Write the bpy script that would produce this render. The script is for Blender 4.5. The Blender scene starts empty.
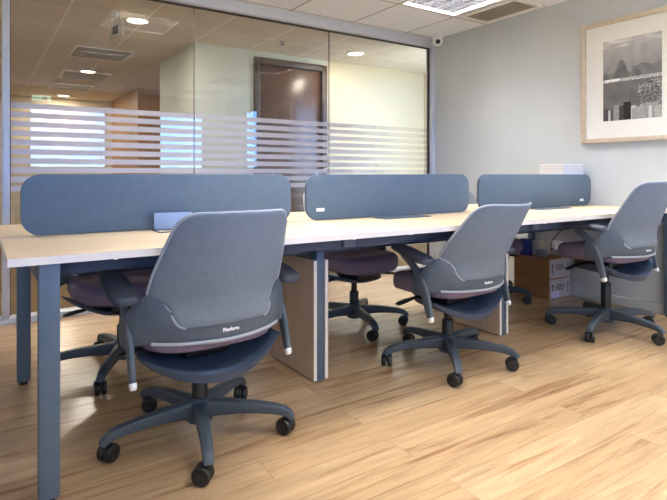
import bpy, bmesh, math, random
from mathutils import Vector, Matrix, noise as mnoise
random.seed(7)
S = bpy.context.scene
COL = S.collection
PI = math.pi

# ------------------------------------------------------------------ helpers
def lin(c):
    def f(v):
        v /= 255.0
        return v/12.92 if v <= .04045 else ((v+.055)/1.055)**2.4
    return (f(c[0]), f(c[1]), f(c[2]), 1.0)

class NT:
    def __init__(s, name):
        s.m = bpy.data.materials.new(name); s.m.use_nodes = True
        s.t = s.m.node_tree; s.t.nodes.clear()
        s.out = s.n('ShaderNodeOutputMaterial')
    def n(s, typ, **kw):
        nd = s.t.nodes.new(typ)
        for k, v in kw.items():
            if k.startswith('_'): setattr(nd, k[1:], v)
        return nd
    def l(s, a, b): s.t.links.new(a, b)

def mat(name, rgb, rough=.5, metal=0., var=.06, nscale=18., bump=0., bscale=200., stretch=None, spec=.5, emit=None, estr=0.):
    """procedural: base colour gently varied by noise, optional fine bump"""
    k = NT(name); b = k.n('ShaderNodeBsdfPrincipled')
    tc = k.n('ShaderNodeTexCoord'); mp = k.n('ShaderNodeMapping')
    if stretch: mp.inputs['Scale'].default_value = stretch
    k.l(tc.outputs['Object'], mp.inputs['Vector'])
    nz = k.n('ShaderNodeTexNoise'); nz.inputs['Scale'].default_value = nscale; nz.inputs['Detail'].default_value = 4
    k.l(mp.outputs[0], nz.inputs['Vector'])
    cr = k.n('ShaderNodeValToRGB'); c = lin(rgb)
    cr.color_ramp.elements[0].position = .3; cr.color_ramp.elements[1].position = .7
    cr.color_ramp.elements[0].color = tuple(v*(1-var) for v in c[:3])+(1,)
    cr.color_ramp.elements[1].color = tuple(min(1, v*(1+var)) for v in c[:3])+(1,)
    k.l(nz.outputs['Fac'], cr.inputs['Fac']); k.l(cr.outputs['Color'], b.inputs['Base Color'])
    b.inputs['Roughness'].default_value = rough; b.inputs['Metallic'].default_value = metal
    b.inputs['Specular IOR Level'].default_value = spec
    if bump:
        n2 = k.n('ShaderNodeTexNoise'); n2.inputs['Scale'].default_value = bscale
        k.l(mp.outputs[0], n2.inputs['Vector'])
        bp = k.n('ShaderNodeBump'); bp.inputs['Strength'].default_value = bump; bp.inputs['Distance'].default_value = .002
        k.l(n2.outputs['Fac'], bp.inputs['Height']); k.l(bp.outputs[0], b.inputs['Normal'])
    if emit:
        b.inputs['Emission Color'].default_value = lin(emit); b.inputs['Emission Strength'].default_value = estr
    k.l(b.outputs[0], k.out.inputs['Surface'])
    return k.m

def link_obj(name, me, m, parent=None, loc=(0, 0, 0), rotz=0.):
    o = bpy.data.objects.new(name, me); COL.objects.link(o)
    if m is not None and me is not None and hasattr(me, 'materials') and len(me.materials) == 0:
        me.materials.append(m)
    o.location = loc; o.rotation_euler = (0, 0, rotz)
    if parent: o.parent = parent
    return o

def to_mesh(bm, name, smooth=None):
    bmesh.ops.recalc_face_normals(bm, faces=bm.faces[:])
    me = bpy.data.meshes.new(name); bm.to_mesh(me); bm.free()
    if smooth is not None:
        for p in me.polygons: p.use_smooth = True
        me.set_sharp_from_angle(angle=math.radians(smooth))
    return me

def obj(name, bm, m, parent=None, loc=(0, 0, 0), rotz=0., smooth=35):
    return link_obj(name, to_mesh(bm, name, smooth), m, parent, loc, rotz)

def empty(name, loc=(0, 0, 0), rotz=0.):
    o = bpy.data.objects.new(name, None); COL.objects.link(o)
    o.empty_display_size = .05; o.location = loc; o.rotation_euler = (0, 0, rotz); return o

def tag(o, label, cat, group=None, kind=None):
    o['label'] = label; o['category'] = cat
    if group: o['group'] = group
    if kind: o['kind'] = kind
    return o

def struct(o):
    o['kind'] = 'structure'; return o

def box(bm, x0, x1, y0, y1, z0, z1, bev=0., seg=2):
    r = bmesh.ops.create_cube(bm, size=1.)
    vs = r['verts']
    for v in vs:
        v.co = Vector(((x0+x1)/2+v.co.x*(x1-x0), (y0+y1)/2+v.co.y*(y1-y0), (z0+z1)/2+v.co.z*(z1-z0)))
    if bev:
        es = list({e for v in vs for e in v.link_edges})
        bmesh.ops.bevel(bm, geom=es, offset=bev, segments=seg, profile=.5, affect='EDGES')
    return bm

def B(*a, **k): return box(bmesh.new(), *a, **k)

def boxes(lst, bev=0.):
    bm = bmesh.new()
    for b in lst: box(bm, *b, bev=bev)
    return bm

def lathe(bm, prof, c=(0, 0, 0), axis='Z', n=24, caps=True):
    rings = []
    for r, h in prof:
        ring = []
        for i in range(n):
            a = 2*PI*i/n
            p = (r*math.cos(a), r*math.sin(a), h)
            if axis == 'X': p = (h, r*math.cos(a), r*math.sin(a))
            if axis == 'Y': p = (r*math.cos(a), h, r*math.sin(a))
            ring.append(bm.verts.new(Vector(c)+Vector(p)))
        rings.append(ring)
    for a, b in zip(rings, rings[1:]):
        for i in range(n):
            bm.faces.new((a[i], a[(i+1) % n], b[(i+1) % n], b[i]))
    if caps:
        bm.faces.new(rings[0][::-1]); bm.faces.new(rings[-1])
    return bm

def sweep(bm, pts, wid, hei, side, n=12, power=4.):
    """rounded-rectangle section swept along pts; wid measured along `side`, hei across"""
    side = Vector(side).normalized(); rings = []
    P = [Vector(p) for p in pts]
    for i, p in enumerate(P):
        t = (P[min(i+1, len(P)-1)]-P[max(i-1, 0)]).normalized()
        s = (side-t*side.dot(t)).normalized(); u = t.cross(s)
        ring = []
        for j in range(n):
            a = 2*PI*(j+.5)/n
            ca, sa = math.cos(a), math.sin(a)
            x = math.copysign(abs(ca)**(2/power), ca)*wid[i]/2
            y = math.copysign(abs(sa)**(2/power), sa)*hei[i]/2
            ring.append(bm.verts.new(p+s*x+u*y))
        rings.append(ring)
    for a, b in zip(rings, rings[1:]):
        for i in range(n):
            bm.faces.new((a[i], a[(i+1) % n], b[(i+1) % n], b[i]))
    bm.faces.new(rings[0][::-1]); bm.faces.new(rings[-1])
    return bm

def tube(bm, pts, r, n=8):
    return sweep(bm, pts, [2*r]*len(pts), [2*r]*len(pts), (.13, .27, .95), n=n, power=2.)

def interp(tab, x):
    if x <= tab[0][0]: return tab[0][1]
    for (a, b), (c, d) in zip(tab, tab[1:]):
        if x <= c:
            t = (x-a)/(c-a); return b+(d-b)*t
    return tab[-1][1]

def smooth_path(pts, n=4):
    """Catmull-Rom"""
    P = [Vector(p) for p in pts]; out = []
    for i in range(len(P)-1):
        p0, p1, p2, p3 = P[max(i-1, 0)], P[i], P[i+1], P[min(i+2, len(P)-1)]
        for k in range(n):
            t = k/n
            out.append(.5*((2*p1)+(p2-p0)*t+(2*p0-5*p1+4*p2-p3)*t*t+(3*p1-p0-3*p2+p3)*t**3))
    out.append(P[-1]); return out

def slab(bm, front, back):
    """closed slab from two equal grids of points (rows x cols)"""
    R, C = len(front), len(front[0])
    A = [[bm.verts.new(p) for p in row] for row in front]
    Bv = [[bm.verts.new(p) for p in row] for row in back]
    for i in range(R-1):
        for j in range(C-1):
            bm.faces.new((A[i][j], A[i][j+1], A[i+1][j+1], A[i+1][j]))
            bm.faces.new((Bv[i][j], Bv[i+1][j], Bv[i+1][j+1], Bv[i][j+1]))
    for j in range(C-1):
        bm.faces.new((A[0][j], Bv[0][j], Bv[0][j+1], A[0][j+1]))
        bm.faces.new((A[R-1][j], A[R-1][j+1], Bv[R-1][j+1], Bv[R-1][j]))
    for i in range(R-1):
        bm.faces.new((A[i][0], A[i+1][0], Bv[i+1][0], Bv[i][0]))
        bm.faces.new((A[i][C-1], Bv[i][C-1], Bv[i+1][C-1], A[i+1][C-1]))
    return bm

def rounded_panel(bm, x0, x1, z0, z1, y0, y1, r, n=8, bev=.004):
    """upright panel with rounded corners, thickness y0..y1"""
    pts = []
    for cx, cz, a0 in ((x1-r, z1-r, 0), (x0+r, z1-r, PI/2), (x0+r, z0+r, PI), (x1-r, z0+r, 1.5*PI)):
        for i in range(n+1):
            a = a0+PI/2*i/n
            pts.append((cx+r*math.cos(a), cz+r*math.sin(a)))
    f = bm.faces.new([bm.verts.new((x, y0, z)) for x, z in pts])
    ext = bmesh.ops.extrude_face_region(bm, geom=[f])
    vs = [g for g in ext['geom'] if isinstance(g, bmesh.types.BMVert)]
    bmesh.ops.translate(bm, verts=vs, vec=(0, y1-y0, 0))
    if bev:
        es = [e for e in bm.edges if abs(e.verts[0].co.y-e.verts[1].co.y) < 1e-6 and len(e.link_faces) == 2]
        bmesh.ops.bevel(bm, geom=es, offset=bev, segments=2, profile=.5, affect='EDGES')
    return bm

# ------------------------------------------------------------------ camera (level, eye height 0.97 m)
H_EYE = .971
cam = bpy.data.cameras.new('camera'); cam.sensor_width = 36.; cam.lens = 533.05/667*36
cam.shift_y = -(250-174.48)/667; cam.clip_start = .05
co = bpy.data.objects.new('camera', cam); COL.objects.link(co)
TH = .9837
co.location = (0, 0, H_EYE); co.rotation_euler = (PI/2, 0, TH-PI/2)
S.camera = co
S.view_settings.view_transform = 'Standard'; S.view_settings.look = 'None'
S.view_settings.gamma = 1.; S.view_settings.use_curve_mapping = False
S.view_settings.exposure = 0.28

# ------------------------------------------------------------------ materials
M = {}
M['screen'] = mat('slate felt', (97, 111, 123), .8, var=.04, nscale=40, bump=.25, bscale=900, spec=.2)
M['leg'] = mat('blue grey steel', (88, 104, 119), .42, var=.03, spec=.4)
M['beam'] = mat('dark slate steel', (66, 78, 98), .45, var=.03, spec=.4)
M['edge'] = mat('pale edge band', (236, 226, 214), .5, var=.02)
M['backmesh'] = mat('grey back fabric', (122, 132, 141), .85, var=.05, nscale=60, bump=.35, bscale=1400, spec=.25)
M['piping'] = mat('light grey piping', (158, 164, 172), .7, var=.03)
M['yoke'] = mat('slate grey plastic', (82, 92, 101), .5, var=.03, spec=.4)
M['trim'] = mat('pale grey trim', (165, 172, 180), .5, var=.02)
M['shell'] = mat('navy grey plastic', (62, 76, 98), .45, var=.03, spec=.4)
M['base'] = mat('graphite blue plastic', (68, 78, 89), .45, var=.04, spec=.4)
M['black'] = mat('black plastic', (26, 26, 28), .4, var=.1)
M['darkgrey'] = mat('dark grey plastic', (46, 48, 52), .5, var=.06)
M['pad'] = mat('dark slate soft plastic', (62, 68, 78), .55, var=.04)
M['cushion'] = mat('mauve grey upholstery', (124, 112, 128), .9, var=.05, nscale=60, bump=.3, bscale=1200, spec=.2)
M['white'] = mat('white plastic', (244, 244, 244), .4, var=.02)
M['frame'] = mat('white lacquered aluminium', (206, 210, 222), .4, var=.02)
M['gasket'] = mat('dark gasket', (60, 52, 46), .6)
M['wall'] = mat('blue grey wall paint', (200, 205, 206), .75, var=.015, nscale=4, bump=.05, bscale=300, spec=.25)
M['whitewall'] = mat('white wall paint', (222, 222, 218), .8, var=.015, nscale=4, spec=.25)
M['cream'] = mat('cream wall paint', (208, 194, 164), .75, var=.02, nscale=3, spec=.3)
M['greenwhite'] = mat('pale green wall paint', (198, 202, 190), .7, var=.02, nscale=3, spec=.3)
M['door'] = mat('varnished brown door', (88, 58, 38), .3, var=.12, nscale=6, stretch=(6, 6, .7))
M['doorframe'] = mat('dark brown door frame', (70, 52, 40), .45, var=.08)
M['woodwall'] = mat('honey wood panelling', (168, 122, 70), .4, var=.15, nscale=5, stretch=(8, 8, .6))
M['kraft'] = mat('brown cardboard', (158, 112, 66), .8, var=.05, nscale=12)
M['tape'] = mat('brown packing tape', (150, 110, 70), .35)
M['label_grey'] = mat('grey printed card', (176, 168, 172), .7, var=.04)
M['ink'] = mat('dark ink', (50, 46, 50), .7)
M['lavender'] = mat('lavender label', (196, 190, 236), .35)
M['chrome'] = mat('satin metal', (170, 172, 176), .3, metal=.9, var=.03)
M['mirror'] = mat('bright louvre aluminium', (160, 160, 163), .25, metal=1., var=.02)
M['grille'] = mat('grey vent grille', (136, 130, 120), .6)
M['brownvent'] = mat('brown vent grille', (120, 98, 76), .6)
M['picframe'] = mat('champagne picture frame', (206, 192, 172), .4, var=.08, nscale=30, stretch=(1, 1, 1), metal=.25)
M['mat'] = mat('white picture mat', (236, 234, 228), .9, var=.01)
M['paper'] = mat('white paper', (228, 226, 226), .85, var=.03)
M['tan'] = mat('tan card', (205, 186, 160), .8, var=.04)
M['bluebox'] = mat('blue carton', (44, 58, 128), .5)
M['whitecarton'] = mat('cream carton', (198, 194, 176), .6)
M['greycloth'] = mat('grey cloth', (120, 128, 140), .9, var=.1)
M['tilewhite'] = mat('white fixture metal', (226, 224, 220), .5, var=.02)
M['ceilingback'] = None

def ceiling_mat(name, rgb, pitchx, pitchy, offx, offy, line):
    k = NT(name); b = k.n('ShaderNodeBsdfPrincipled')
    g = k.n('ShaderNodeNewGeometry'); sp = k.n('ShaderNodeSeparateXYZ'); k.l(g.outputs['Position'], sp.inputs[0])
    def seam(o, off, pitch):
        a = k.n('ShaderNodeMath', _operation='SUBTRACT'); k.l(o, a.inputs[0]); a.inputs[1].default_value = off
        d = k.n('ShaderNodeMath', _operation='PINGPONG'); k.l(a.outputs[0], d.inputs[0]); d.inputs[1].default_value = pitch/2
        c = k.n('ShaderNodeMath', _operation='LESS_THAN'); k.l(d.outputs[0], c.inputs[0]); c.inputs[1].default_value = .009
        return c.outputs[0]
    mx = k.n('ShaderNodeMath', _operation='MAXIMUM'); k.l(seam(sp.outputs['X'], offx, pitchx), mx.inputs[0]); k.l(seam(sp.outputs['Y'], offy, pitchy), mx.inputs[1])
    nz = k.n('ShaderNodeTexNoise'); nz.inputs['Scale'].default_value = 90; nz.inputs['Detail'].default_value = 3
    k.l(g.outputs['Position'], nz.inputs['Vector'])
    cr = k.n('ShaderNodeValToRGB'); c = lin(rgb)
    cr.color_ramp.elements[0].position = .35; cr.color_ramp.elements[1].position = .65
    cr.color_ramp.elements[0].color = tuple(v*.95 for v in c[:3])+(1,); cr.color_ramp.elements[1].color = c
    k.l(nz.outputs['Fac'], cr.inputs['Fac'])
    m = k.n('ShaderNodeMix', _data_type='RGBA'); k.l(mx.outputs[0], m.inputs[0]); k.l(cr.outputs[0], m.inputs[6]); m.inputs[7].default_value = lin(line)
    k.l(m.outputs[2], b.inputs['Base Color']); b.inputs['Roughness'].default_value = .9
    b.inputs['Specular IOR Level'].default_value = .2
    k.l(b.outputs[0], k.out.inputs[0]); return k.m
M['ceil'] = ceiling_mat('mineral ceiling tiles', (243, 246, 250), .64, .62, 3.465, 3.30, (184, 178, 172))
M['ceil2'] = ceiling_mat('corridor ceiling tiles', (214, 202, 186), .62, .62, .62, 4.3, (232, 226, 214))

def floor_mat():
    k = NT('light oak plank floor'); b = k.n('ShaderNodeBsdfPrincipled')
    g = k.n('ShaderNodeNewGeometry')
    br = k.n('ShaderNodeTexBrick'); br.offset = .37; br.offset_frequency = 2
    br.inputs['Scale'].default_value = 1.; br.inputs['Mortar Size'].default_value = .0012; br.inputs['Mortar Smooth'].default_value = .3
    br.inputs['Brick Width'].default_value = 1.22; br.inputs['Row Height'].default_value = .148; br.inputs['Bias'].default_value = -.1
    br.inputs['Color1'].default_value = (0, 0, 0, 1); br.inputs['Color2'].default_value = (1, 1, 1, 1); br.inputs['Mortar'].default_value = (.5, .5, .5, 1)
    k.l(g.outputs['Position'], br.inputs['Vector'])
    # plank offset for grain so that every plank differs
    sc = k.n('ShaderNodeVectorMath', _operation='SCALE'); k.l(br.outputs['Color'], sc.inputs[0]); sc.inputs['Scale'].default_value = 7.
    ad = k.n('ShaderNodeVectorMath', _operation='ADD'); k.l(g.outputs['Position'], ad.inputs[0]); k.l(sc.outputs[0], ad.inputs[1])
    def grain(scale, stretch, detail, rough=.6):
        mp = k.n('ShaderNodeMapping'); mp.inputs['Scale'].default_value = stretch; k.l(ad.outputs[0], mp.inputs[0])
        nz = k.n('ShaderNodeTexNoise'); nz.inputs['Scale'].default_value = scale; nz.inputs['Detail'].default_value = detail
        nz.inputs['Roughness'].default_value = rough; nz.inputs['Distortion'].default_value = .6
        k.l(mp.outputs[0], nz.inputs['Vector']); return nz
    g1 = grain(3., (.9, 9, 1), 6); g2 = grain(3., (.45, 6., 1), 5); g3 = grain(14, (.6, 16, 1), 3)
    base = k.n('ShaderNodeMix', _data_type='RGBA'); k.l(br.outputs['Color'], base.inputs[0])
    base.inputs[6].default_value = lin((186, 154, 117)); base.inputs[7].default_value = lin((203, 173, 136))
    r1 = k.n('ShaderNodeValToRGB'); e = r1.color_ramp.elements
    e[0].position = .28; e[0].color = (.55, .55, .55, 1); e[1].position = .62; e[1].color = (1.06, 1.06, 1.06, 1)
    k.l(g1.outputs['Fac'], r1.inputs[0])
    m1 = k.n('ShaderNodeMix', _data_type='RGBA', _blend_type='MULTIPLY'); m1.inputs[0].default_value = .55
    k.l(base.outputs[2], m1.inputs[6]); k.l(r1.outputs[0], m1.inputs[7])
    r2 = k.n('ShaderNodeValToRGB'); e = r2.color_ramp.elements
    e[0].position = .32; e[0].color = lin((170, 128, 92)); e[1].position = .47; e[1].color = (1, 1, 1, 1)
    k.l(g2.outputs['Fac'], r2.inputs[0])
    m2 = k.n('ShaderNodeMix', _data_type='RGBA', _blend_type='MULTIPLY'); m2.inputs[0].default_value = .62
    k.l(m1.outputs[2], m2.inputs[6]); k.l(r2.outputs[0], m2.inputs[7])
    r3 = k.n('ShaderNodeValToRGB'); e = r3.color_ramp.elements
    e[0].position = .3; e[0].color = (.86, .86, .86, 1); e[1].position = .7; e[1].color = (1.03, 1.03, 1.03, 1)
    k.l(g3.outputs['Fac'], r3.inputs[0])
    m3 = k.n('ShaderNodeMix', _data_type='RGBA', _blend_type='MULTIPLY'); m3.inputs[0].default_value = .8
    k.l(m2.outputs[2], m3.inputs[6]); k.l(r3.outputs[0], m3.inputs[7])
    m4 = k.n('ShaderNodeMix', _data_type='RGBA', _blend_type='MULTIPLY'); k.l(br.outputs['Fac'], m4.inputs[0])
    k.l(m3.outputs[2], m4.inputs[6]); m4.inputs[7].default_value = (.72, .68, .64, 1)
    k.l(m4.outputs[2], b.inputs['Base Color'])
    b.inputs['Roughness'].default_value = .24; b.inputs['Specular IOR Level'].default_value = .5
    bp = k.n('ShaderNodeBump'); bp.inputs['Strength'].default_value = .12; bp.inputs['Distance'].default_value = .002
    k.l(g1.outputs['Fac'], bp.inputs['Height']); k.l(bp.outputs[0], b.inputs['Normal'])
    k.l(b.outputs[0], k.out.inputs[0]); return k.m
M['floor'] = floor_mat()
M['carpet'] = mat('brown carpet', (112, 88, 58), .95, var=.25, nscale=14, bump=.4, bscale=500)

def desk_mat():
    k = NT('pale maple laminate'); b = k.n('ShaderNodeBsdfPrincipled')
    tc = k.n('ShaderNodeNewGeometry'); mp = k.n('ShaderNodeMapping'); mp.inputs['Scale'].default_value = (1.2, 16, 16)
    k.l(tc.outputs['Position'], mp.inputs[0])
    nz = k.n('ShaderNodeTexNoise'); nz.inputs['Scale'].default_value = 4; nz.inputs['Detail'].default_value = 6; nz.inputs['Distortion'].default_value = .4
    k.l(mp.outputs[0], nz.inputs['Vector'])
    cr = k.n('ShaderNodeValToRGB'); e = cr.color_ramp.elements
    e[0].position = .3; e[0].color = lin((206, 184, 154)); e[1].position = .7; e[1].color = lin((222, 203, 175))
    k.l(nz.outputs['Fac'], cr.inputs[0]); k.l(cr.outputs[0], b.inputs['Base Color'])
    b.inputs['Roughness'].default_value = .5; b.inputs['Specular IOR Level'].default_value = .35
    k.l(b.outputs[0], k.out.inputs[0]); return k.m
M['maple'] = desk_mat()
M['board'] = mat('beige laminate board', (206, 184, 158), .5, var=.05, nscale=5, stretch=(10, 10, 1))

def glass_mat(name, tint, boost=1.9):
    k = NT(name)
    lw = k.n('ShaderNodeLayerWeight'); lw.inputs['Blend'].default_value = .5
    pw = k.n('ShaderNodeMath', _operation='POWER'); k.l(lw.outputs['Facing'], pw.inputs[0]); pw.inputs[1].default_value = 5.
    mu = k.n('ShaderNodeMath', _operation='MULTIPLY_ADD'); mu.use_clamp = True; k.l(pw.outputs[0], mu.inputs[0]); mu.inputs[1].default_value = .96; mu.inputs[2].default_value = .042*boost
    t = k.n('ShaderNodeBsdfTransparent'); t.inputs[0].default_value = tint
    gl = k.n('ShaderNodeBsdfGlossy'); gl.inputs['Roughness'].default_value = .0; gl.inputs['Color'].default_value = (1, 1, 1, 1)
    m = k.n('ShaderNodeMixShader'); k.l(mu.outputs[0], m.inputs[0]); k.l(t.outputs[0], m.inputs[1]); k.l(gl.outputs[0], m.inputs[2])
    k.l(m.outputs[0], k.out.inputs[0]); return k.m
M['glass'] = glass_mat('clear partition glass', (.97, .97, .955, 1), 1.)
M['winglass'] = glass_mat('window glass', (.985, .99, 1, 1), 1.)

def film_mat():
    k = NT('frosted film')
    t = k.n('ShaderNodeBsdfTransparent'); t.inputs[0].default_value = (.92, .92, .94, 1)
    d = k.n('ShaderNodeBsdfDiffuse'); d.inputs[0].default_value = lin((238, 235, 237))
    tr = k.n('ShaderNodeBsdfTranslucent'); tr.inputs[0].default_value = lin((238, 235, 237))
    nz = k.n('ShaderNodeTexNoise'); nz.inputs['Scale'].default_value = 600
    a = k.n('ShaderNodeMixShader'); a.inputs[0].default_value = .35; k.l(d.outputs[0], a.inputs[1]); k.l(tr.outputs[0], a.inputs[2])
    mr = k.n('ShaderNodeMapRange'); mr.inputs[3].default_value = .70; mr.inputs[4].default_value = .80; k.l(nz.outputs['Fac'], mr.inputs[0])
    tc = k.n('ShaderNodeTexCoord'); sx = k.n('ShaderNodeSeparateXYZ'); k.l(tc.outputs['Object'], sx.inputs[0])
    fd = k.n('ShaderNodeMapRange'); fd.inputs[1].default_value = 2.55; fd.inputs[2].default_value = 3.45; fd.inputs[3].default_value = 1.; fd.inputs[4].default_value = .04
    k.l(sx.outputs['X'], fd.inputs[0])
    ml = k.n('ShaderNodeMath', _operation='MULTIPLY'); k.l(mr.outputs[0], ml.inputs[0]); k.l(fd.outputs[0], ml.inputs[1])
    m = k.n('ShaderNodeMixShader'); k.l(ml.outputs[0], m.inputs[0]); k.l(t.outputs[0], m.inputs[1]); k.l(a.outputs[0], m.inputs[2])
    k.l(m.outputs[0], k.out.inputs[0]); return k.m
M['film'] = film_mat()
M['lid'] = mat('light blue grey anodised lid', (136, 154, 184), .35, var=.02)

def emis(name, rgb, st):
    k = NT(name); e = k.n('ShaderNodeEmission'); e.inputs[0].default_value = lin(rgb); e.inputs[1].default_value = st
    k.l(e.outputs[0], k.out.inputs[0]); return k.m
M['lamp_warm'] = emis('warm downlight lens', (255, 232, 205), 7.)
M['tube'] = emis('fluorescent tube', (255, 248, 238), 5.)

# ------------------------------------------------------------------ room shell
HC = 2.35            # ceiling
FZ = .02             # floor level
XW, YG = 3.88, 4.01  # right wall, glass line
XL, YB = -2.4, -1.5  # left wall, window wall behind the camera
struct(obj('floor', B(XL-.15, XW+.15, YB-.15, YG+.03, -.12, FZ), M['floor']))
FX = [1.225, 3.145]; FY = [3.0-.01, 1.75, .51, -.73]     # recessed louvre lights
# ceiling with openings for recessed lights: strips built around the holes
def ceiling_with_holes(x0, x1, y0, y1, z0, z1, holes):
    xs = sorted({x0, x1, *[h[0] for h in holes], *[h[1] for h in holes]})
    ys = sorted({y0, y1, *[h[2] for h in holes], *[h[3] for h in holes]})
    bm = bmesh.new()
    for a, b in zip(xs, xs[1:]):
        for c, d in zip(ys, ys[1:]):
            cx, cy = (a+b)/2, (c+d)/2
            if any(h[0] < cx < h[1] and h[2] < cy < h[3] for h in holes): continue
            box(bm, a, b, c, d, z0, z1)
    return bm
holes = [(x-.3, x+.3, y-.3, y+.3) for x in FX for y in FY]
struct(obj('ceiling', ceiling_with_holes(XL-.15, XW+.15, YB-.15, YG-.06, HC, HC+.1, holes), M['ceil'], smooth=None))
W3 = (-.85, -.15)
zs, zh = 1.06, 2.10
struct(obj('wall_right', boxes([(XW, XW+.15, YB-.15, W3[0], 0, HC), (XW, XW+.15, W3[1], YG+.05, 0, HC),
                                (XW, XW+.15, W3[0], W3[1], 0, zs), (XW, XW+.15, W3[0], W3[1], zh, HC)]), M['wall'], smooth=None))
struct(obj('baseboard_right', B(XW-.012, XW, YB, YG-.07, FZ, .085, bev=.003), M['wall']))
struct(obj('wall_left', B(XL-.15, XL, YB-.15, YG+.05, 0, HC), M['whitewall']))
WINS = [(.64, 1.80), (2.65, 3.49), (-1.75, -.55)]  # last window is unseen, added to bring more daylight to the left side
ed = sorted(WINS)
lst = []; px = XL-.15
for a, b in ed:
    lst.append((px, a, YB-.15, YB, 0, HC)); lst += [(a, b, YB-.15, YB, 0, zs), (a, b, YB-.15, YB, zh, HC)]; px = b
lst.append((px, XW+.15, YB-.15, YB, 0, HC))
struct(obj('wall_front', boxes(lst), M['whitewall'], smooth=None))
def window(n, along, a, b):
    """casement: dark frame in an opening, pane inside"""
    o = empty('window_%d' % n); struct(o)
    def bx(u0, u1, v0, v1, z0, z1):
        return (u0, u1, v0, v1, z0, z1) if along == 'X' else (v0, v1, u0, u1, z0, z1)
    v = YB-.10 if along == 'X' else XW+.06
    f = obj('window_frame', boxes([bx(a, a+.035, v, v+.05, zs, zh), bx(b-.035, b, v, v+.05, zs, zh), bx(a+.035, b-.035, v, v+.05, zs, zs+.035), bx(a+.035, b-.035, v, v+.05, zh-.035, zh)]), M['doorframe'], o)
    obj('glass_pane', boxes([bx(a+.03, b-.03, v+.022, v+.028, zs+.03, zh-.03)]), M['winglass'], o)
    s = (a-.02, b+.02, YB-.1+.05, YB+.03, zs-.025, zs) if along == 'X' else (XW-.03, XW+.06, a-.02, b+.02, zs-.025, zs)
    obj('window_sill', boxes([s], bev=.004), M['whitewall'], o)
    # daylight sampling portal in the opening
    l = bpy.data.lights.new('window_portal', 'AREA'); l.shape = 'RECTANGLE'; l.size = b-a; l.size_y = zh-zs; l.cycles.is_portal = True
    lo = bpy.data.objects.new('window_portal', l); COL.objects.link(lo)
    if along == 'X':
        lo.location = ((a+b)/2, YB-.12, (zs+zh)/2)
        lo.rotation_euler = (PI/2, 0, 0)
    else:
        lo.location = (XW+.13, (a+b)/2, (zs+zh)/2); lo.rotation_euler = (PI/2, 0, PI/2)
    return o
for i, (a, b) in enumerate(WINS): window(i+1, 'X', a, b)
window(4, 'Y', *W3)

# --- glass partition: frame, panes, frosted stripes
g = struct(empty('wall_back', (0, YG, 0)))
y0, y1 = -.06, .04
obj('header_rail', B(XL, XW, y0, y1, 2.264, HC, bev=.003), M['frame'], g)
obj('floor_rail', B(XL, XW, y0, y1, 0, .058, bev=.003), M['frame'], g)
posts = [(XW-.04, XW), (.123, .164), (-1.16, -1.12)]
for a, b in posts:
    obj('frame_post', B(a, b, y0, y1, .058, 2.264, bev=.003), M['frame'], g)
panes = [(2.620, 3.838), (1.380, 2.618), (.166, 1.378), (-1.118, .121), (XL, -1.162)]
for a, b in panes:
    p = obj('glass_pane', B(a+.0015, b-.0015, -.005, .005, .06, 2.262), M['glass'], g)
    bm = bmesh.new()
    for k in range(10):
        t = 1.438-.06*k
        box(bm, a+.004, b-.004, -.0062, -.0052, t-.037, t)
    obj('frosted_stripes', bm, M['film'], p, smooth=None)
bm = bmesh.new()
box(bm, 3.826, 3.84, -.012, .012, .058, 2.264); box(bm, .164, 3.84, -.012, .012, 2.252, 2.264)
box(bm, .164, .170, -.012, .012, .058, 2.252)
for x in (1.379, 2.619): box(bm, x-.0015, x+.0015, -.006, .006, .058, 2.252)
obj('glazing_gasket', bm, M['gasket'], g, smooth=None)

# --- corridor and lobby beyond the glass
YC = 5.42; YF = 10.8
struct(obj('floor_corridor', B(-3.2, 5.2, YG+.04, YF+.1, -.12, FZ), M['carpet']))
DL = [(1.18, 4.93), (1.21, 7.73), (1.23, 10.35), (3.56, 4.90), (-1.4, 4.93), (-1.4, 7.73)]
struct(obj('ceiling_corridor', B(-3.2, 5.2, YG-.06, YF+.1, HC, HC+.1), M['ceil2']))
D0, D1, DH = 2.54, 3.50, 2.28
struct(obj('wall_corridor', boxes([(1.87, D0, YC, YC+.12, 0, HC), (D0, D1, YC, YC+.12, DH, HC)]), M['greenwhite'], smooth=None))
struct(obj('wall_corridor_right', boxes([(D1, 5.2, YC, YC+.12, 0, HC)]), M['cream'], smooth=None))
struct(obj('wall_corridor_end', B(5.1, 5.2, YG+.04, YC, 0, HC), M['cream']))
struct(obj('wall_lobby', boxes([(1.87, 1.99, YC+.12, 6.7, 0, HC)]), M['greenwhite'], smooth=None))
struct(obj('wall_far', boxes([(-3.2, 5.2, YF, YF+.1, 0, HC)]), M['cream'], smooth=None))
struct(obj('wall_lobby_left', B(-3.2, -3.1, YG+.04, YF, 0, HC), M['cream']))
struct(obj('wall_panelling', B(2.11, 3.4, 8.8, YF, 0, HC), M['woodwall']))
struct(obj('wall_lobby_right', B(3.4, 3.5, YC+.12, YF, 0, HC), M['cream']))
d = struct(empty('door_1', (D0, YC, 0)))
w = D1-D0
fr = boxes([(0, .07, -.03, .12, 0, DH), (w-.07, w, -.03, .12, 0, DH), (.07, w-.07, -.03, .12, DH-.07, DH)], bev=.004)
obj('door_frame', fr, M['doorframe'], d)
lf = obj('door_leaf', B(.072, w-.072, .02, .06, .008, DH-.072, bev=.004), M['door'], d)
bm = bmesh.new(); lathe(bm, [(.026, -.012), (.026, .0)], (w-.13, .02, 1.0), 'Y'); tube(bm, [(w-.13, .01, 1.0), (w-.13, -.035, 1.0), (w-.155, -.04, 1.0), (w-.25, -.04, 1.0)], .009)
obj('door_handle', bm, M['chrome'], lf)

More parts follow.
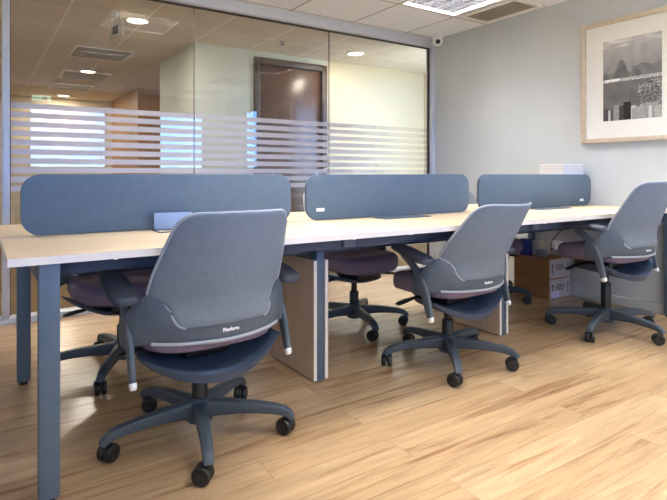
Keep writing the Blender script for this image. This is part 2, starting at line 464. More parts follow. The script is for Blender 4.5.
# ------------------------------------------------------------------ world: daylight sky
wd = bpy.data.worlds.new('sky'); S.world = wd; wd.use_nodes = True
t = wd.node_tree; t.nodes.clear()
wo = t.nodes.new('ShaderNodeOutputWorld'); bg = t.nodes.new('ShaderNodeBackground')
tc = t.nodes.new('ShaderNodeTexCoord'); sp = t.nodes.new('ShaderNodeSeparateXYZ'); cr = t.nodes.new('ShaderNodeValToRGB')
t.links.new(tc.outputs['Generated'], sp.inputs[0]); t.links.new(sp.outputs['Z'], cr.inputs[0])
e = cr.color_ramp.elements
e[0].position = 0.0; e[0].color = (.50, .58, .62, 1)
e[1].position = .008; e[1].color = (.70, 1.15, 1.5, 1)
q = e.new(.035); q.color = (.36, .92, 2.2, 1)
q = e.new(.14); q.color = (.36, .90, 2.2, 1)
q = e.new(.30); q.color = (.72, .80, .92, 1)
q = e.new(.8); q.color = (.66, .76, .92, 1)
t.links.new(cr.outputs[0], bg.inputs[0]); bg.inputs[1].default_value = 8.0
t.links.new(bg.outputs[0], wo.inputs[0])

# ------------------------------------------------------------------ lamps
def area(name, loc, size, energy, col, parent=None, shape='SQUARE', spread=PI):
    l = bpy.data.lights.new(name, 'AREA'); l.shape = shape; l.size = size; l.energy = energy; l.color = col; l.spread = spread
    o = bpy.data.objects.new(name, l); COL.objects.link(o); o.location = loc
    if parent: o.parent = parent
    return o
P_LOUVRE = 44.
def mesh_louvre():
    d = {}
    # pan: open at the bottom
    d['fixture_pan'] = to_mesh(boxes([(-.298, -.29, -.298, .298, 0, .085), (.29, .298, -.298, .298, 0, .085), (-.29, .29, -.298, -.29, 0, .085), (-.29, .29, .29, .298, 0, .085), (-.298, .298, -.298, .298, .085, .093)]), 'fixture_pan')
    bm = bmesh.new()
    for i in range(1, 8):
        x = -.29+.58*i/8
        box(bm, x-.003, x+.003, -.29, .29, .003, .062)
    for i in range(1, 10):
        y = -.29+.58*i/10
        box(bm, -.29, .29, y-.0012, y+.0012, .004, .062)
    d['louvre'] = to_mesh(bm, 'louvre')
    bm = bmesh.new(); lathe(bm, [(.013, -.27), (.013, .27)], (0, 0, .072), 'Y', 10)
    d['lamp_tube'] = to_mesh(bm, 'lamp_tube', 40)
    return d
LM = mesh_louvre()
names_l = ['recessed louvre light in the ceiling near the right wall, closest to the glass partition']
for ix, x in enumerate(FX):
    for iy, y in enumerate(FY):
        L = empty('ceiling_light', (x, y, HC))
        if (ix, iy) == (1, 0): lab = 'square silver louvre light in the ceiling beside the grey air vent'
        else: lab = 'square louvre ceiling light behind the camera, seen only as a reflection in the glass'
        tag(L, lab, 'ceiling light', 'recessed louvre ceiling lights')
        link_obj('fixture_pan', LM['fixture_pan'], M['tilewhite'], L)
        link_obj('louvre', LM['louvre'], M['mirror'], L)
        for k in range(4):
            link_obj('lamp_tube', LM['lamp_tube'], M['tube'], L, (-.2175+.145*k, 0, 0))
        area('louvre_lamp', (0, 0, .08), .56, P_LOUVRE, (1., .965, .92), L, spread=math.radians(150))
def rings(bm, ri, ro, z0, z1, n=28):
    vs = []
    for r, z in ((ri, z0), (ro, z0), (ro, z1), (ri, z1)):
        vs.append([bm.verts.new((r*math.cos(2*PI*i/n), r*math.sin(2*PI*i/n), z)) for i in range(n)])
    for k in range(4):
        a, b = vs[k], vs[(k+1) % 4]
        for i in range(n): bm.faces.new((a[i], a[(i+1) % n], b[(i+1) % n], b[i]))
    return bm
RM = to_mesh(rings(bmesh.new(), .088, .105, -.012, 0), 'trim_ring', 40)
DM = to_mesh(lathe(bmesh.new(), [(.088, -.008), (.088, 0)], n=28), 'lamp_lens', 40)
dl_lab = ['warm round downlight nearest the glass in the lobby ceiling, by the hanging sign', 'warm round downlight second from the glass, beside a brown ceiling grille',
          'warm round downlight farthest back, just above the lobby window reflection', 'warm round downlight in the corridor ceiling above the cream wall',
          'warm round downlight near the glass at the far left of the lobby', 'warm round downlight deep at the far left of the lobby']
for (x, y), lab in zip(DL, dl_lab):
    o = empty('downlight', (x, y, HC)); tag(o, lab, 'downlight', 'warm downlights beyond the glass')
    link_obj('trim_ring', RM, M['tilewhite'], o); link_obj('lamp_lens', DM, M['lamp_warm'], o)
    area('downlight_lamp', (0, 0, -.0125), .16, 8. if x > 3 else 19., (1., .91, .80), o, 'DISK')

# ------------------------------------------------------------------ ceiling fittings
v = empty('ceiling_vent', (3.65, 2.96, HC)); tag(v, 'rectangular grey air vent in the ceiling along the right wall', 'air vent')
obj('vent_frame', boxes([(-.17, .17, -.29, -.25, -.012, 0), (-.17, .17, .25, .29, -.012, 0), (-.17, -.13, -.25, .25, -.012, 0), (.13, .17, -.25, .25, -.012, 0)], bev=.002), M['tilewhite'], v)
bm = bmesh.new()
for i in range(12):
    x = -.125+.25*i/11
    sweep(bm, [(x, -.25, -.006), (x, .25, -.006)], [.016, .016], [.002, .002], (1, 0, -.7), n=4, power=8)
box(bm, -.13, .13, -.25, .25, -.0015, 0)
obj('vent_louvre', bm, M['grille'], v, smooth=None)
for (x, y, m_, lab) in ((1.16, 6.55, 'ceilg', 'pale linear ceiling grille in the lobby, closest to the glass'), (1.23, 8.12, 'brownvent', 'brown linear ceiling grille beside the second lobby downlight'), (1.2, 9.3, 'brownvent', 'brown linear ceiling grille deepest in the lobby')):
    o = empty('ceiling_grille', (x, y, HC)); tag(o, lab, 'ceiling grille', 'lobby ceiling grilles')
    obj('grille_frame', boxes([(-.3, .3, -.3, -.28, -.01, 0), (-.3, .3, .28, .3, -.01, 0), (-.3, -.28, -.28, .28, -.01, 0), (.28, .3, -.28, .28, -.01, 0)]), M['tilewhite'], o, smooth=None)
    obj('grille_slats', boxes([(-.28, .28, -.28+.07*i+.006, -.28+.07*i+.064, -.008, 0) for i in range(8)]), M['grille'] if m_ == 'ceilg' else M['brownvent'], o, smooth=None)
o = empty('security_camera', (3.79, 3.83, HC)); tag(o, 'white dome security camera in the ceiling corner above the glass', 'security camera')
obj('mount_base', lathe(bmesh.new(), [(.058, 0), (.058, -.022), (.05, -.034)]), M['white'], o)
bm = bmesh.new(); bmesh.ops.create_uvsphere(bm, u_segments=24, v_segments=16, radius=.050)
hd = obj('camera_head', bm, M['white'], o, (-.004, -.004, -.062), smooth=60)
bm = lathe(bmesh.new(), [(.023, -.002), (.023, .012), (.017, .016), (.017, .010)], n=20)
ln = obj('lens', bm, M['black'], hd, smooth=40)
dv = Vector((-.62, -.70, -.22)).normalized()
ln.location = dv*.043; ln.rotation_euler = dv.to_track_quat('Z', 'Y').to_euler()
o = empty('hanging_sign', (.97, 4.78, HC), .28); tag(o, 'small hanging sign board under the lobby ceiling by the first downlight', 'sign')
obj('hanger', boxes([(-.02, .02, -.03, .03, -.05, 0), (-.004, .004, -.08, -.072, -.08, -.05), (-.004, .004, .072, .08, -.08, -.05), (-.006, .006, -.1, .1, -.056, -.05)]), M['white'], o, smooth=None)
sg = obj('sign_board', B(-.006, .006, -.11, .11, -.235, -.08, bev=.002), M['whitecarton'], o)
obj('sign_mark', boxes([(-.0075, -.006, -.05, .05, -.19, -.12)]), M['darkgrey'], sg, smooth=None)
o = empty('smoke_sprinkler', (2.62, 4.9, HC)); tag(o, 'small metal fire sprinkler in the corridor ceiling above the brown door', 'sprinkler')
obj('sprinkler_rose', lathe(bmesh.new(), [(.03, 0), (.028, -.006), (.01, -.008)], n=16), M['chrome'], o)
obj('sprinkler_head', lathe(bmesh.new(), [(.006, -.008), (.006, -.035), (.022, -.036), (.022, -.039)], n=16), M['chrome'], o)

# ------------------------------------------------------------------ pictures on the right wall
def photo_mesh(w, h, nx=110, ny=150):
    """black-and-white bay view: sky, hump-shaped hills, shoreline lights, water, rooftops"""
    bm = bmesh.new(); cl = bm.verts.layers.float_color.new('tone')
    rnd = random.Random(3)
    bld = [(rnd.uniform(0, 1), rnd.uniform(.03, .10), rnd.uniform(.06, .15), rnd.uniform(.15, .75)) for _ in range(30)]
    def hump(u, c, w_, h_, p=2.): return h_*math.exp(-abs((u-c)/w_)**p)
    def tone(u, v):
        n = mnoise.noise(Vector((u*9, v*9, 1.3))); n2 = mnoise.noise(Vector((u*40, v*55, 4.)))
        ridge = .54+hump(u, .33, .085, .155, 2.6)+hump(u, .30, .2, .05)+hump(u, .76, .14, .105)+hump(u, .62, .1, .07)+hump(u, .05, .12, .04)+.012*mnoise.noise(Vector((u*14, 0, 0)))
        far = .60+.05*math.sin(u*5+1)
        if v > ridge:
            s = .42+.22*(v-.55)/.45+.05*n
            if v > .90: s += .26*max(0, mnoise.noise(Vector((u*4, v*22, 8.)))+.25)
            if v < far+.08 and u > .5: s -= .08
            return s
        if v > .515: return .31+.10*n+.06*n2+.10*(v-.5)
        if v > .475: return .62+.4*n2 if not (.04 < u < .3 and v > .487) else .95
        roof = 0
        for c, bw, bh, tn in bld:
            if abs(u-c) < bw and v < bh+.04: roof = tn+.14*n2
        if .37 < u < .50 and v < .22: roof = .08
        if roof: return roof
        if u > .62 and v < .45: return .30+.38*max(-.3, n2)+.25*max(0, n)
        return .31+.05*n+.04*n2
    V = [[None]*(nx+1) for _ in range(ny+1)]
    for j in range(ny+1):
        for i in range(nx+1):
            u, v_ = i/nx, j/ny
            p = bm.verts.new((0, (.5-u)*w, (v_-.5)*h))
            k = min(1, max(0, tone(u, v_))); k = k**1.7
            p[cl] = (k, k*.985, k*.96, 1); V[j][i] = p
    for j in range(ny):
        for i in range(nx):
            bm.faces.new((V[j][i], V[j][i+1], V[j+1][i+1], V[j+1][i]))
    return bm
k = NT('black and white photo print'); b = k.n('ShaderNodeBsdfPrincipled'); ca = k.n('ShaderNodeVertexColor'); ca.layer_name = 'tone'
k.l(ca.outputs[0], b.inputs['Base Color']); b.inputs['Roughness'].default_value = .35; k.l(b.outputs[0], k.out.inputs[0]); M['photo'] = k.m
def picture(yc, lab, first=None):
    hw, hh = .3725, .451
    o = empty('picture_frame', (XW, yc, 1.657)); tag(o, lab, 'picture', 'framed photographs on the right wall')
    if first is None:
        f = .034
        bm = boxes([(-.03, 0, -hw, -hw+f, -hh, hh), (-.03, 0, hw-f, hw, -hh, hh), (-.03, 0, -hw+f, hw-f, -hh, -hh+f), (-.03, 0, -hw+f, hw-f, hh-f, hh)], bev=.003)
        me = [to_mesh(bm, 'frame', 30), to_mesh(B(-.014, 0, -hw+f, hw-f, -hh+f, hh-f), 'mat_board'), to_mesh(photo_mesh(.41, .588), 'photo_print')]
        for p in me[2].polygons: p.use_smooth = True
    else: me = first
    link_obj('frame', me[0], M['picframe'], o); mb = link_obj('mat_board', me[1], M['mat'], o); link_obj('photo_print', me[2], M['photo'], mb, (-.0148, 0, .001))
    return me
pm = picture(1.984, 'large framed black and white bay photograph with white mat on blue grey wall')
picture(.82, 'second framed photograph on the right wall behind the camera, reflected in the glass partition', pm)

# ------------------------------------------------------------------ bench desk
X0, X1 = .066, XW-.006
Yf, Yb, Ym = 1.70, 2.862, 2.281
ZT, ZU = .740, .717
D = empty('bench_desk', (X0, Yf, 0)); tag(D, 'long pale maple bench desk with slate blue steel legs, running to the right wall', 'desk')
def dobj(name, bm, m, parent=None, smooth=35):
    bmesh.ops.translate(bm, verts=bm.verts[:], vec=(-X0, -Yf, 0))
    return obj(name, bm, m, parent or D, smooth=smooth)
xs = [X0, 1.312, 2.585, X1]
for a, b in zip(xs, xs[1:]):
    for (c, dd, ey) in ((Yf, Ym-.012, 'f'), (Ym+.012, Yb, 'b')):
        g0, g1 = (a if a == X0 else a+.0005), (b if b == X1 else b-.0005)
        w_ = dobj('worktop', B(g0, g1, c+(.0015 if ey == 'f' else 0), dd-(.0015 if ey == 'b' else 0), ZU, ZT), M['maple'])
        e_ = (g0, g1, c-.0005, c+.0015, ZU, ZT-.001) if ey == 'f' else (g0, g1, dd-.0015, dd+.0005, ZU, ZT-.001)
        dobj('edge_band', B(*e_), M['edge'], w_)
        if a == X0: dobj('edge_band', B(X0-.0015, X0, c, dd, ZU, ZT-.001), M['edge'], w_)
for x, lw in ((.142, .055), (X1-.042, .040)):
    for y in ((1.725, 2.775) if x < 1 else (1.708, 2.775)):
        l = dobj('leg', B(x, x+lw, y, y+(.055 if x < 1 else .046), FZ+.016, ZU, bev=.004), M['leg'])
        dobj('glide', lathe(bmesh.new(), [(.018, 0), (.018, .010), (.012, .0165)], (x+lw/2, y+.0235, FZ), n=16), M['black'], l)
    dobj('end_rail', B(x+.003, x+lw-.003, 1.780 if x < 1 else 1.754, 2.775, .648, .700, bev=.003), M['leg'])
for y in (1.87, 2.65):
    dobj('long_beam', B(.197, X1-.09, y, y+.04, .655, .70, bev=.003), M['beam'])
dobj('cable_tray', boxes([(.30, 3.75, 2.13, 2.43, .60, .604), (.30, 3.75, 2.13, 2.134, .604, .66), (.30, 3.75, 2.426, 2.43, .604, .66)]), M['beam'], smooth=None)
for i, (x, y_0, y_1) in enumerate(((1.312, 2.075, 2.50), (2.585, 2.065, 2.49))):
    dobj('support_leg', B(x-.022, x+.022, y_0+.004, y_0+.06, FZ, .70, bev=.003), M['leg'])
    dobj('support_leg', B(x-.022, x+.022, y_1-.06, y_1-.004, FZ, .70, bev=.003), M['leg'])
    for s in (-1, 1):
        p = dobj('support_board', B(min(x+s*.0225, x+s*.0385), max(x+s*.0225, x+s*.0385), y_0+.002, y_1, FZ+.006, .575), M['board'])
        dobj('edge_band', B(min(x+s*.0225, x+s*.0385), max(x+s*.0225, x+s*.0385), y_0, y_0+.002, FZ+.006, .575), M['edge'], p)
    dobj('cross_rail', B(x-.03, x+.03, 1.845, 2.71, .664, .712, bev=.003), M['leg'])
for x in (.35, .9, 1.25, 1.55, 2.2, 2.5, 2.8, 3.4):
    dobj('screw_cap', lathe(bmesh.new(), [(.007, ZU-.006), (.008, ZU)], (x, Yf+.03, 0), n=10), M['white'])

# privacy screens
def screen(x0, x1, lab, sticker=None):
    o = empty('privacy_screen', ((x0+x1)/2, Ym, ZT)); tag(o, lab, 'desk screen', 'slate privacy screens along the desk')
    hw = (x1-x0)/2
    obj('screen_panel', rounded_panel(bmesh.new(), -hw, hw, .002, .2325, -.011, .011, .068), M['screen'], o, smooth=40)
    for sx in (-hw*.62, hw*.62):
        obj('clamp', boxes([(sx-.03, sx+.03, .0115, .020, .0, .03)], bev=.002), M['beam'], o)
    if sticker is not None:
        sx, sz, w_, h_ = sticker
        s = obj('label_sticker', boxes([(sx, sx+w_, -.0119, -.0111, sz, sz+h_)]), M['white'], o, smooth=None)
    return o
screen(.128, 1.264, 'slate blue desk screen at the left end, behind the nearest office chair')
screen(1.35, 2.514, 'slate blue desk screen in the middle with white sticker at its lower left', (-.525, .045, .048, .017))
screen(2.606, 3.842, 'slate grey desk screen at the right end with white sticker at lower right', (.47, .034, .05, .018))

# cable hatches: the left one stands open, the other two are shut
for xc, hw, op, lab in ((.678, .085, True, 'open blue grey cable hatch on desk before the left screen'), (1.90, .16, False, 'shut blue grey cable hatch on desk before the middle screen'), (3.22, .16, False, 'shut blue grey cable hatch on desk before the right screen')):
    o = empty('cable_hatch', (xc, 2.185, ZT)); tag(o, lab, 'cable hatch', 'cable hatches on the worktop')
    obj('hatch_frame', boxes([(-hw, hw, -.055, -.047, 0, .004), (-hw, hw, .047, .055, 0, .004), (-hw, -hw+.008, -.047, .047, 0, .004), (hw-.008, hw, -.047, .047, 0, .004)], bev=.001), M['leg'], o)
    if op:
        obj('hatch_lid', rounded_panel(bmesh.new(), -hw+.005, hw-.005, .004, .072, .040, .046, .008, bev=.001), M['lid'], o)
    else:
        obj('hatch_lid', B(-hw+.0085, hw-.0085, -.0465, .0465, 0, .006, bev=.002), M['leg'], o)

# lit emergency sign over the window behind the camera (seen mirrored in the glass)
o = empty('emergency_sign', (.82, YB, 2.165)); tag(o, 'small lit green emergency sign above the window behind, reflected at the upper left', 'sign')
obj('sign_case', B(-.14, .14, 0, .03, -.05, .05, bev=.004), M['white'], o)
fc = obj('sign_face', B(-.132, .132, .03, .032, -.042, .042), emis('pale green lit panel', (190, 240, 222), 6.), o)
bm = bmesh.new()
box(bm, -.10, -.03, .032, .0325, -.006, .006)
bm.faces.new([bm.verts.new(p) for p in ((-.10, .0325, -.02), (-.10, .0325, .02), (-.122, .0325, 0))])
box(bm, .03, .07, .032, .0325, -.03, .03); box(bm, .0, .02, .032, .0325, -.03, .01)
obj('sign_symbol', bm, mat('dark green print', (30, 84, 70), .6), fc, smooth=None)

# ------------------------------------------------------------------ office chair (faces +y; origin on the floor under its column)
CM = {}
def chair_meshes():
    # --- backrest
    zs_ = [.486, .489, .494, .501, .511, .524, .539, .554, .564, .572, .579, .586, .60, .63, .66, .70, .74, .77, .795, .812, .824, .833, .840, .845, .848, .850]
    wt = [(.486, .138), (.489, .150), (.494, .158), (.501, .165), (.511, .170), (.524, .175), (.539, .180), (.554, .188), (.564, .198), (.572, .211), (.579, .225), (.586, .234), (.60, .238), (.66, .231), (.74, .213), (.795, .199), (.812, .193), (.824, .187), (.833, .180), (.840, .171), (.845, .161), (.848, .150), (.850, .136)]
    yt = [(.476, -.250), (.53, -.258), (.58, -.272), (.64, -.300), (.70, -.328), (.78, -.362), (.85, -.395)]
    def bp(x, z, off):
        return Vector((x, interp(yt, z)+2.2*x*x*(.55+.45*min(1, (z-.476)/.08))+off, z))
    NC = 24
    front, back = [], []
    for i, z in enumerate(zs_):
        w_ = interp(wt, z); rf, rb = [], []
        for j in range(NC+1):
            u = -1+2*j/NC; x = w_*math.sin(u*PI/2)*.55+w_*u*.45
            e_ = min(1., (1-abs(u))*9)*min(1., i*.34)*min(1., (len(zs_)-1-i)*.34)
            rf.append(bp(x, z, .0035+.0055*e_)); rb.append(bp(x, z, -.0035-.0055*e_))
        front.append(rf); back.append(rb)
    CM['backrest'] = to_mesh(slab(bmesh.new(), front, back), 'backrest', 60)
    bm = bmesh.new()
    path = [bp(-interp(wt, z), z, 0) for z in zs_]+[bp(interp(wt, .85)*t_, .85, 0) for t_ in (-.6, -.2, .2, .6)]+[bp(interp(wt, z), z, 0) for z in zs_[::-1]]
    tube(bm, path, .0055, 8)
    CM['piping'] = to_mesh(bm, 'piping', 60)
    # --- yoke: wraps from arm to arm round the lower back
    plan = [(-.287, -.045), (-.287, -.072), (-.281, -.102), (-.264, -.130), (-.228, -.158), (-.18, -.191), (-.13, -.215), (-.065, -.233), (0, -.240)]
    plan = plan+[(-x, y) for x, y in plan[-2::-1]]
    plan = smooth_path([(x, y, 0) for x, y in plan], 3)
    ztop = [(0, .510), (.12, .510), (.15, .515), (.172, .528), (.19, .550), (.208, .573), (.228, .588), (.245, .586), (.262, .572), (.275, .552), (.283, .53), (.286, .51)]
    zbot = [(0, .431), (.20, .433), (.24, .435), (.262, .430), (.28, .418), (.287, .412)]
    ro, ri = [], []
    R = 7
    for k_ in range(R):
        a, b_ = [], []
        for i, p in enumerate(plan):
            t_ = (plan[min(i+1, len(plan)-1)]-plan[max(i-1, 0)]).normalized(); nrm = Vector((t_.y, -t_.x, 0))
            if nrm.y > 0 and abs(p.x) < .2: nrm = -nrm
            z0, z1 = interp(zbot, abs(p.x)), interp(ztop, abs(p.x))
            f = k_/(R-1); z = z0+(z1-z0)*f
            tilt = -.06*(z-.43) if abs(p.x) < .25 else 0
            ed_ = .0025+.0065*min(1, 4*min(f, 1-f)+.1)
            q_ = Vector((p.x, p.y+tilt, z))
            a.append(q_+nrm*ed_); b_.append(q_-nrm*ed_)
        ro.append(a); ri.append(b_)
    CM['back_yoke'] = to_mesh(slab(bmesh.new(), ro, ri), 'back_yoke', 50)
    bm = bmesh.new()
    pth = [Vector((p.x, p.y-.007, interp(zbot, abs(p.x))+.001)) for p in plan if abs(p.x) < .232]
    sweep(bm, pth, [.011]*len(pth), [.009]*len(pth), (0, 0, 1), n=8, power=3)
    CM['trim_strip'] = to_mesh(bm, 'trim_strip', 50)
    # --- arms: slanting post from pad to white tip
    path = smooth_path([(0, .035, .588), (0, .012, .568), (0, -.040, .530), (0, -.085, .485), (0, -.114, .425), (0, -.134, .365), (0, -.146, .325), (0, -.152, .306)], 3)
    n_ = len(path)
    wp = [(0, .034), (.12, .034), (.3, .036), (.5, .042), (.62, .046), (.75, .040), (.88, .032), (1, .029)]
    CM['armrest'] = to_mesh(sweep(bmesh.new(), path, [.021]*n_, [interp(wp, i/(n_-1)) for i in range(n_)], (1, 0, 0), n=14, power=3.2), 'armrest', 50)
    CM['arm_tip'] = to_mesh(sweep(bmesh.new(), [(0, -.152, .307), (0, -.155, .299), (0, -.159, .289), (0, -.160, .286)], [.0225, .023, .020, .010], [.030, .030, .025, .012], (1, 0, 0), n=14, power=3), 'arm_tip', 60)
    # arm pad
    bm = bmesh.new(); prof = [(.0, -.012), (.75, -.012), (.93, -.010), (1, -.002), (.98, .008), (.88, .015), (.6, .018), (.0, .019)]
    NA = 36; rr = []
    for s_, z in prof:
        if s_ == 0: rr.append([bm.verts.new((0, 0, z))]); continue
        ring = []
        for i in range(NA):
            a = 2*PI*i/NA; ca, sa = math.cos(a), math.sin(a)
            x = math.copysign(abs(ca)**(2/3.6), ca)*.045; y = math.copysign(abs(sa)**(2/3.6), sa)*.125
            x *= 1-.12*(y/.125)
            ring.append(bm.verts.new((x*s_ if s_ > .7 else x*s_, y*(1-(1-s_)*.32), z)))
        rr.append(ring)
    for a, b_ in zip(rr, rr[1:]):
        for i in range(NA):
            if len(a) == 1: bm.faces.new((a[0], b_[(i+1) % NA], b_[i]))
            elif len(b_) == 1: bm.faces.new((a[i], a[(i+1) % NA], b_[0]))
            else: bm.faces.new((a[i], a[(i+1) % NA], b_[(i+1) % NA], b_[i]))
    CM['arm_pad'] = to_mesh(bm, 'arm_pad', 45)
    # --- seat cushion
    bm = bmesh.new(); NA = 48; rr = []
    prof = [(0, .376), (.5, .376), (.86, .378), (.955, .386), (.99, .402), (1., .426), (.99, .450), (.955, .463), (.88, .470), (.6, .473), (.3, .471), (0, .470)]
    for s_, z in prof:
        if s_ == 0: rr.append([bm.verts.new((0, .01, z))]); continue
        ring = []
        for i in range(NA):
            a = 2*PI*i/NA; ca, sa = math.cos(a), math.sin(a)
            x = math.copysign(abs(ca)**(2/4.), ca)*.243; y = math.copysign(abs(sa)**(2/4.), sa)*.217
            x *= 1-.06*(y/.217)**2
            yy = y*s_; drop = -.020*max(0, (yy-.09)/.13)**2+.006*(x*s_/.24)**2
            ring.append(bm.verts.new((x*s_, +.012+yy, z+drop)))
        rr.append(ring)
    for a, b_ in zip(rr, rr[1:]):
        for i in range(NA):
            if len(a) == 1: bm.faces.new((a[0], b_[(i+1) % NA], b_[i]))
            elif len(b_) == 1: bm.faces.new((a[i], a[(i+1) % NA], b_[0]))
            else: bm.faces.new((a[i], a[(i+1) % NA], b_[(i+1) % NA], b_[i]))
    CM['seat_cushion'] = to_mesh(bm, 'seat_cushion', 60)
    # --- seat shell: dished carrier slung below the cushion
    up, dn = [], []
    NR = 14
    for i in range(NR+1):
        f = i/NR; y = -.225+.345*f
        hw = interp([(0, .252), (.3, .25), (.55, .225), (.8, .17), (1, .12)], f)
        ru, rd = [], []
        for j in range(21):
            u = -1+2*j/20; x = hw*u
            z = .302+.070*abs(x/.252)**2.2+.012*f
            yy = y+.075*(x/.252)**2*(1-f)
            e_ = .5 if i in (0, NR) or j in (0, 20) else 1.
            ru.append(Vector((x, yy, z+.007*e_))); rd.append(Vector((x, yy+.012*(1-f), z-.006-(.006+.016*(1-f)*(1-(x/.255)**2))*(1 if 0 < j < 20 else .3))))
        up.append(ru); dn.append(rd)
    CM['seat_shell'] = to_mesh(slab(bmesh.new(), up, dn), 'seat_shell', 50)
    # --- mechanism, lever, column
    bm = bmesh.new(); box(bm, -.085, .085, -.075, .165, .318, .392, bev=.018, seg=3); box(bm, -.15, .15, .02, .06, .35, .39, bev=.008)
    CM['tilt_mechanism'] = to_mesh(bm, 'tilt_mechanism', 40)
    bm = bmesh.new(); sweep(bm, [(-.08, .09, .345), (-.16, .085, .342), (-.185, .085, .338), (-.215, .085, .334), (-.262, .085, .326), (-.27, .085, .325)], [.012, .012, .03, .036, .034, .02], [.012, .012, .014, .016, .014, .008], (0, 1, 0), n=10, power=3)
    b2 = bm.copy(); bmesh.ops.transform(b2, matrix=Matrix.Scale(-1, 4, (1, 0, 0)), verts=b2.verts[:]); CM['tilt_lever'] = to_mesh(b2, 'tilt_lever', 50)
    CM['height_lever'] = to_mesh(bm, 'height_lever', 50)
    CM['gas_column'] = to_mesh(lathe(bmesh.new(), [(.029, .075), (.029, .235), (.026, .24), (.0185, .242), (.0185, .33)], n=20), 'gas_column', 40)
    CM['base_hub'] = to_mesh(lathe(bmesh.new(), [(.034, .052), (.046, .058), (.050, .085), (.047, .125), (.040, .138), (.031, .142)], n=24), 'base_hub', 40)
    pts = [(.035, 0, .103), (.08, 0, .105), (.15, 0, .105), (.22, 0, .101), (.275, 0, .095), (.310, 0, .087), (.330, 0, .073), (.336, 0, .062)]
    CM['base_leg'] = to_mesh(sweep(bmesh.new(), pts, [.054, .048, .043, .039, .037, .035, .033, .032], [.062, .053, .043, .037, .033, .030, .026, .022], (0, 1, 0), n=16, power=6.), 'base_leg', 45)
    # --- caster (origin under the swivel stem)
    bm = bmesh.new(); lathe(bm, [(.008, .03), (.008, .066)], n=12)
    sweep(bm, [(.0, 0, .056), (-.004, 0, .058), (-.02, 0, .056), (-.034, 0, .046), (-.041, 0, .032)], [.014, .016, .016, .016, .012], [.01, .014, .014, .012, .008], (0, 1, 0), n=10)
    CM['caster'] = to_mesh(bm, 'caster', 45)
    bm = bmesh.new(); lathe(bm, [(.008, -.0115), (.022, -.0115), (.028, -.009), (.0305, -.003), (.0305, .005), (.027, .0105), (.012, .0125), (.009, .011)], axis='Y', n=26)
    CM['wheel'] = to_mesh(bm, 'wheel', 45)
    # lettering on the yoke
    cu = bpy.data.curves.new('lettering', 'FONT'); cu.body = 'Flexform'; cu.size = .016; cu.extrude = .0005; cu.offset = .0006; cu.align_x = 'CENTER'
    cu.resolution_u = 3
    tmp = bpy.data.objects.new('lettering_curve', cu); me = bpy.data.meshes.new_from_object(tmp)
    bpy.data.objects.remove(tmp); me.materials.clear(); CM['lettering'] = me
chair_meshes()

def office_chair(x, y, yaw, base_ang, dz, label, group, swivels, tilt=math.radians(13), recline=0.):
    c = empty('office_chair', (x, y, FZ), yaw); tag(c, label, 'office chair', group)
    lk = lambda n, m, p=None, loc=(0, 0, 0), r=0.: link_obj(n, CM[n], M[m], p or c, loc, r)
    up = (0, 0, dz)
    su = (0, 0, dz+.009)
    lk('seat_cushion', 'cushion', None, su); lk('seat_shell', 'shell', None, su)
    pv = Vector((0, -.25, .48)); rm = Matrix.Rotation(recline, 3, 'X')
    bk = lk('backrest', 'backmesh', None, Vector(up)+pv-rm@pv); bk.rotation_euler = (recline, 0, 0); lk('piping', 'piping', bk)
    yk = lk('back_yoke', 'yoke', None, up); lk('trim_strip', 'trim', yk)
    t_ = lk('lettering', 'white', yk, (.004, -.2522, .460)); t_.rotation_euler = (PI/2-.05, 0, 0)
    for s in (-1, 1):
        a = lk('armrest', 'yoke', None, (s*.282, 0, dz+.014)); lk('arm_tip', 'white', a); pd = lk('arm_pad', 'pad', a, (s*.016, -.045, .588)); pd.rotation_euler = (tilt, 0, 0)
    lk('tilt_mechanism', 'black', None, su); lk('height_lever', 'black', None, su); lk('tilt_lever', 'black', None, (0, -.05, dz))
    lk('gas_column', 'black', None, (0, 0, min(dz, .03)*.999 if dz < 0 else dz)); lk('base_hub', 'base')
    for k_ in range(5):
        a = base_ang-yaw+2*PI*k_/5
        lk('base_leg', 'base', None, (0, 0, 0), a)
        cs = lk('caster', 'black', None, (.329*math.cos(a), .329*math.sin(a), 0), a+swivels[k_])
        for s in (-1, 1): lk('wheel', 'black', cs, (-.018, s*.0145, .0305), 0 if s > 0 else PI)
    return c
R_ = math.radians
gf, gr = 'office chairs on the near side of the desk', 'office chairs tucked under the far side of the desk'
office_chair(.672, 1.893, R_(3), R_(-177), -.02, 'nearest grey office chair, its back to the camera, before the left desk screen', gf, [.6, 1.1, -.5, .3, .9], R_(13), R_(-2))
office_chair(1.985, 1.935, R_(2), R_(-127.5), -.022, 'grey office chair in the middle, before the gap to the right desk screen', gf, [.9, .2, -.6, .4, 1.2], R_(13), R_(5))
office_chair(3.19, 1.79, R_(-1), R_(-165), .052, 'grey office chair near the right wall under the framed photograph, seat raised', gf, [.2, .8, -.4, 1., .5], R_(4), R_(-4))
office_chair(.59, 2.75, R_(180), R_(-118), -.02, 'office chair under the far side of the desk behind the nearest chair', gr, [.4, .9, .1, -.6, .3])
office_chair(1.965, 2.72, R_(180), R_(-104), -.02, 'office chair under the far side of the desk, seen beside the first wooden support', gr, [.7, -.3, .5, .2, .8])
office_chair(3.235, 2.76, R_(180), R_(-68), -.02, 'office chair under the far side of the desk beside the stacked cartons', gr, [.5, .2, -.7, .9, .1])

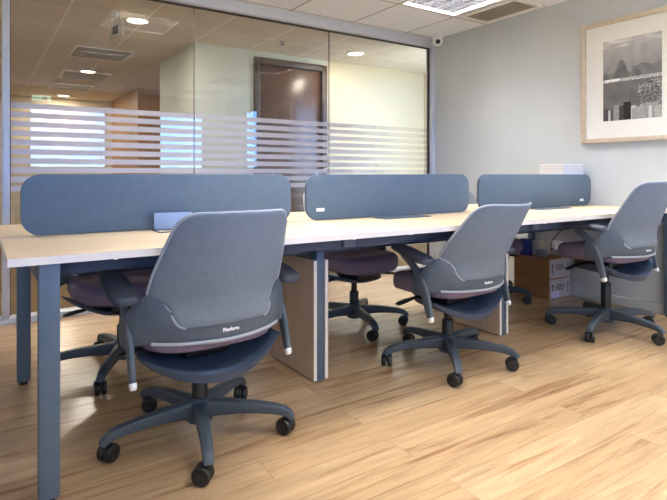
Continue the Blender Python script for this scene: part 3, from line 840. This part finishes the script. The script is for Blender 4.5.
# ------------------------------------------------------------------ cartons and small things by the right wall
def carton(z, lab, extra):
    o = empty('carton', (3.59, 2.45, z)); tag(o, lab, 'box', 'cartons stacked by the wall')
    obj('box_body', B(0, .27, 0, .32, 0, .153, bev=.003), M['kraft'], o)
    en = obj('printed_end', boxes([(.004, .266, -.0008, 0, .004, .149)]), M['label_grey'], o, smooth=None)
    bm = bmesh.new()
    for x in (.035, .235):   # upright arrows
        box(bm, x-.004, x+.004, -.0014, -.0008, .035, .10)
        vs = [bm.verts.new(p) for p in ((x-.013, -.0014, .095), (x+.013, -.0014, .095), (x, -.0014, .122))]; bm.faces.new(vs)
    for i, (w_, zz) in enumerate(((.10, .10), (.12, .083), (.08, .066))): box(bm, .135-w_/2, .135+w_/2, -.0014, -.0008, zz, zz+.007)
    obj('printing', bm, M['ink'], en, smooth=None)
    obj('packing_tape', boxes([(-.0008, 0, .145, .185, .115, .153), (-.0008, .2708, .145, .185, .153, .1538)]), M['tape'], o, smooth=None)
    if extra: obj('shipping_label', boxes([(.02, .12, -.0022, -.0014, .012, .06)]), M['lavender'], en, smooth=None)
carton(FZ, 'brown carton on the floor by the wall, lower of two, with a lavender label', True)
carton(FZ+.1542, 'brown carton stacked on another by the wall, holding small packets on top', False)
zt = FZ+.3085
o = tag(obj('packet', boxes([(-.035, .035, -.04, .04, 0, .125)], bev=.003), M['bluebox'], None, (3.665, 2.715, zt), .3), 'upright dark blue packet on top of the stacked cartons', 'packet')
o = empty('small_box', (3.74, 2.655, zt), .25); tag(o, 'small cream box with yellow panel on top of the stacked cartons', 'box')
obj('box_body', boxes([(-.042, .042, -.03, .03, 0, .115)], bev=.003), M['whitecarton'], o)
obj('front_panel', boxes([(-.03, .005, -.0308, -.03, .03, .09)]), mat('yellow print', (190, 176, 96), .6), o, smooth=None)
bm = bmesh.new(); bmesh.ops.create_icosphere(bm, subdivisions=4, radius=1)
for v_ in bm.verts:
    n_ = mnoise.noise(v_.co*2.3)*.18
    v_.co = Vector((v_.co.x*.05*(1+n_), v_.co.y*.035*(1+n_), max(0, .03+v_.co.z*.032*(1+n_))))
tag(obj('cloth_bundle', bm, M['greycloth'], None, (3.645, 2.555, zt), 1.2, smooth=60), 'crumpled grey cloth lying at the front of the stacked cartons', 'cloth')
o = empty('wall_socket', (XW, 2.585, .40)); tag(o, 'white wall socket with plugged adapter above the cartons', 'socket')
obj('socket_plate', B(-.009, 0, -.06, .06, -.04, .04, bev=.003), M['white'], o)
ad = obj('plug_adapter', B(-.05, -.009, -.025, .025, -.025, .025, bev=.006), M['white'], o)
obj('adapter_cord', tube(bmesh.new(), smooth_path([(-.045, 0, -.02), (-.08, -.01, -.03), (-.11, -.03, .04), (-.09, -.08, .11), (-.12, -.13, .15), (-.16, -.16, .2008)], 4), .004), M['black'], ad, smooth=60)

# paper stack behind the right-hand screen
o = empty('paper_box', (3.605, 2.345, ZT)); tag(o, 'pale archive box on the far side of the desk under the paper packs', 'box')
obj('box_body', B(0, .258, 0, .20, 0, .215, bev=.003), M['tan'], o); obj('box_lid', boxes([(-.003, .261, -.003, .203, .215, .246)], bev=.002), M['paper'], o)
zz = ZT+.2465
rl = ['lowest of three white paper packs behind the right desk screen', 'middle one of three paper packs behind the right desk screen', 'topmost of three paper packs behind the right desk screen']
for i, h_ in enumerate((.026, .020, .022)):
    q_ = empty('paper_pack', (3.603+.002*i, 2.343+.001*i, zz)); tag(q_, rl[i], 'paper', 'paper packs behind the screen')
    obj('sheets', B(0, .255, .0, .20, .001, h_-.002), M['paper'], q_)
    obj('cover', boxes([(-.001, .256, -.001, .201, h_-.002, h_-.0002), (-.001, .256, -.001, .201, 0, .001)]), M['tan'], q_, smooth=None)
    zz += h_
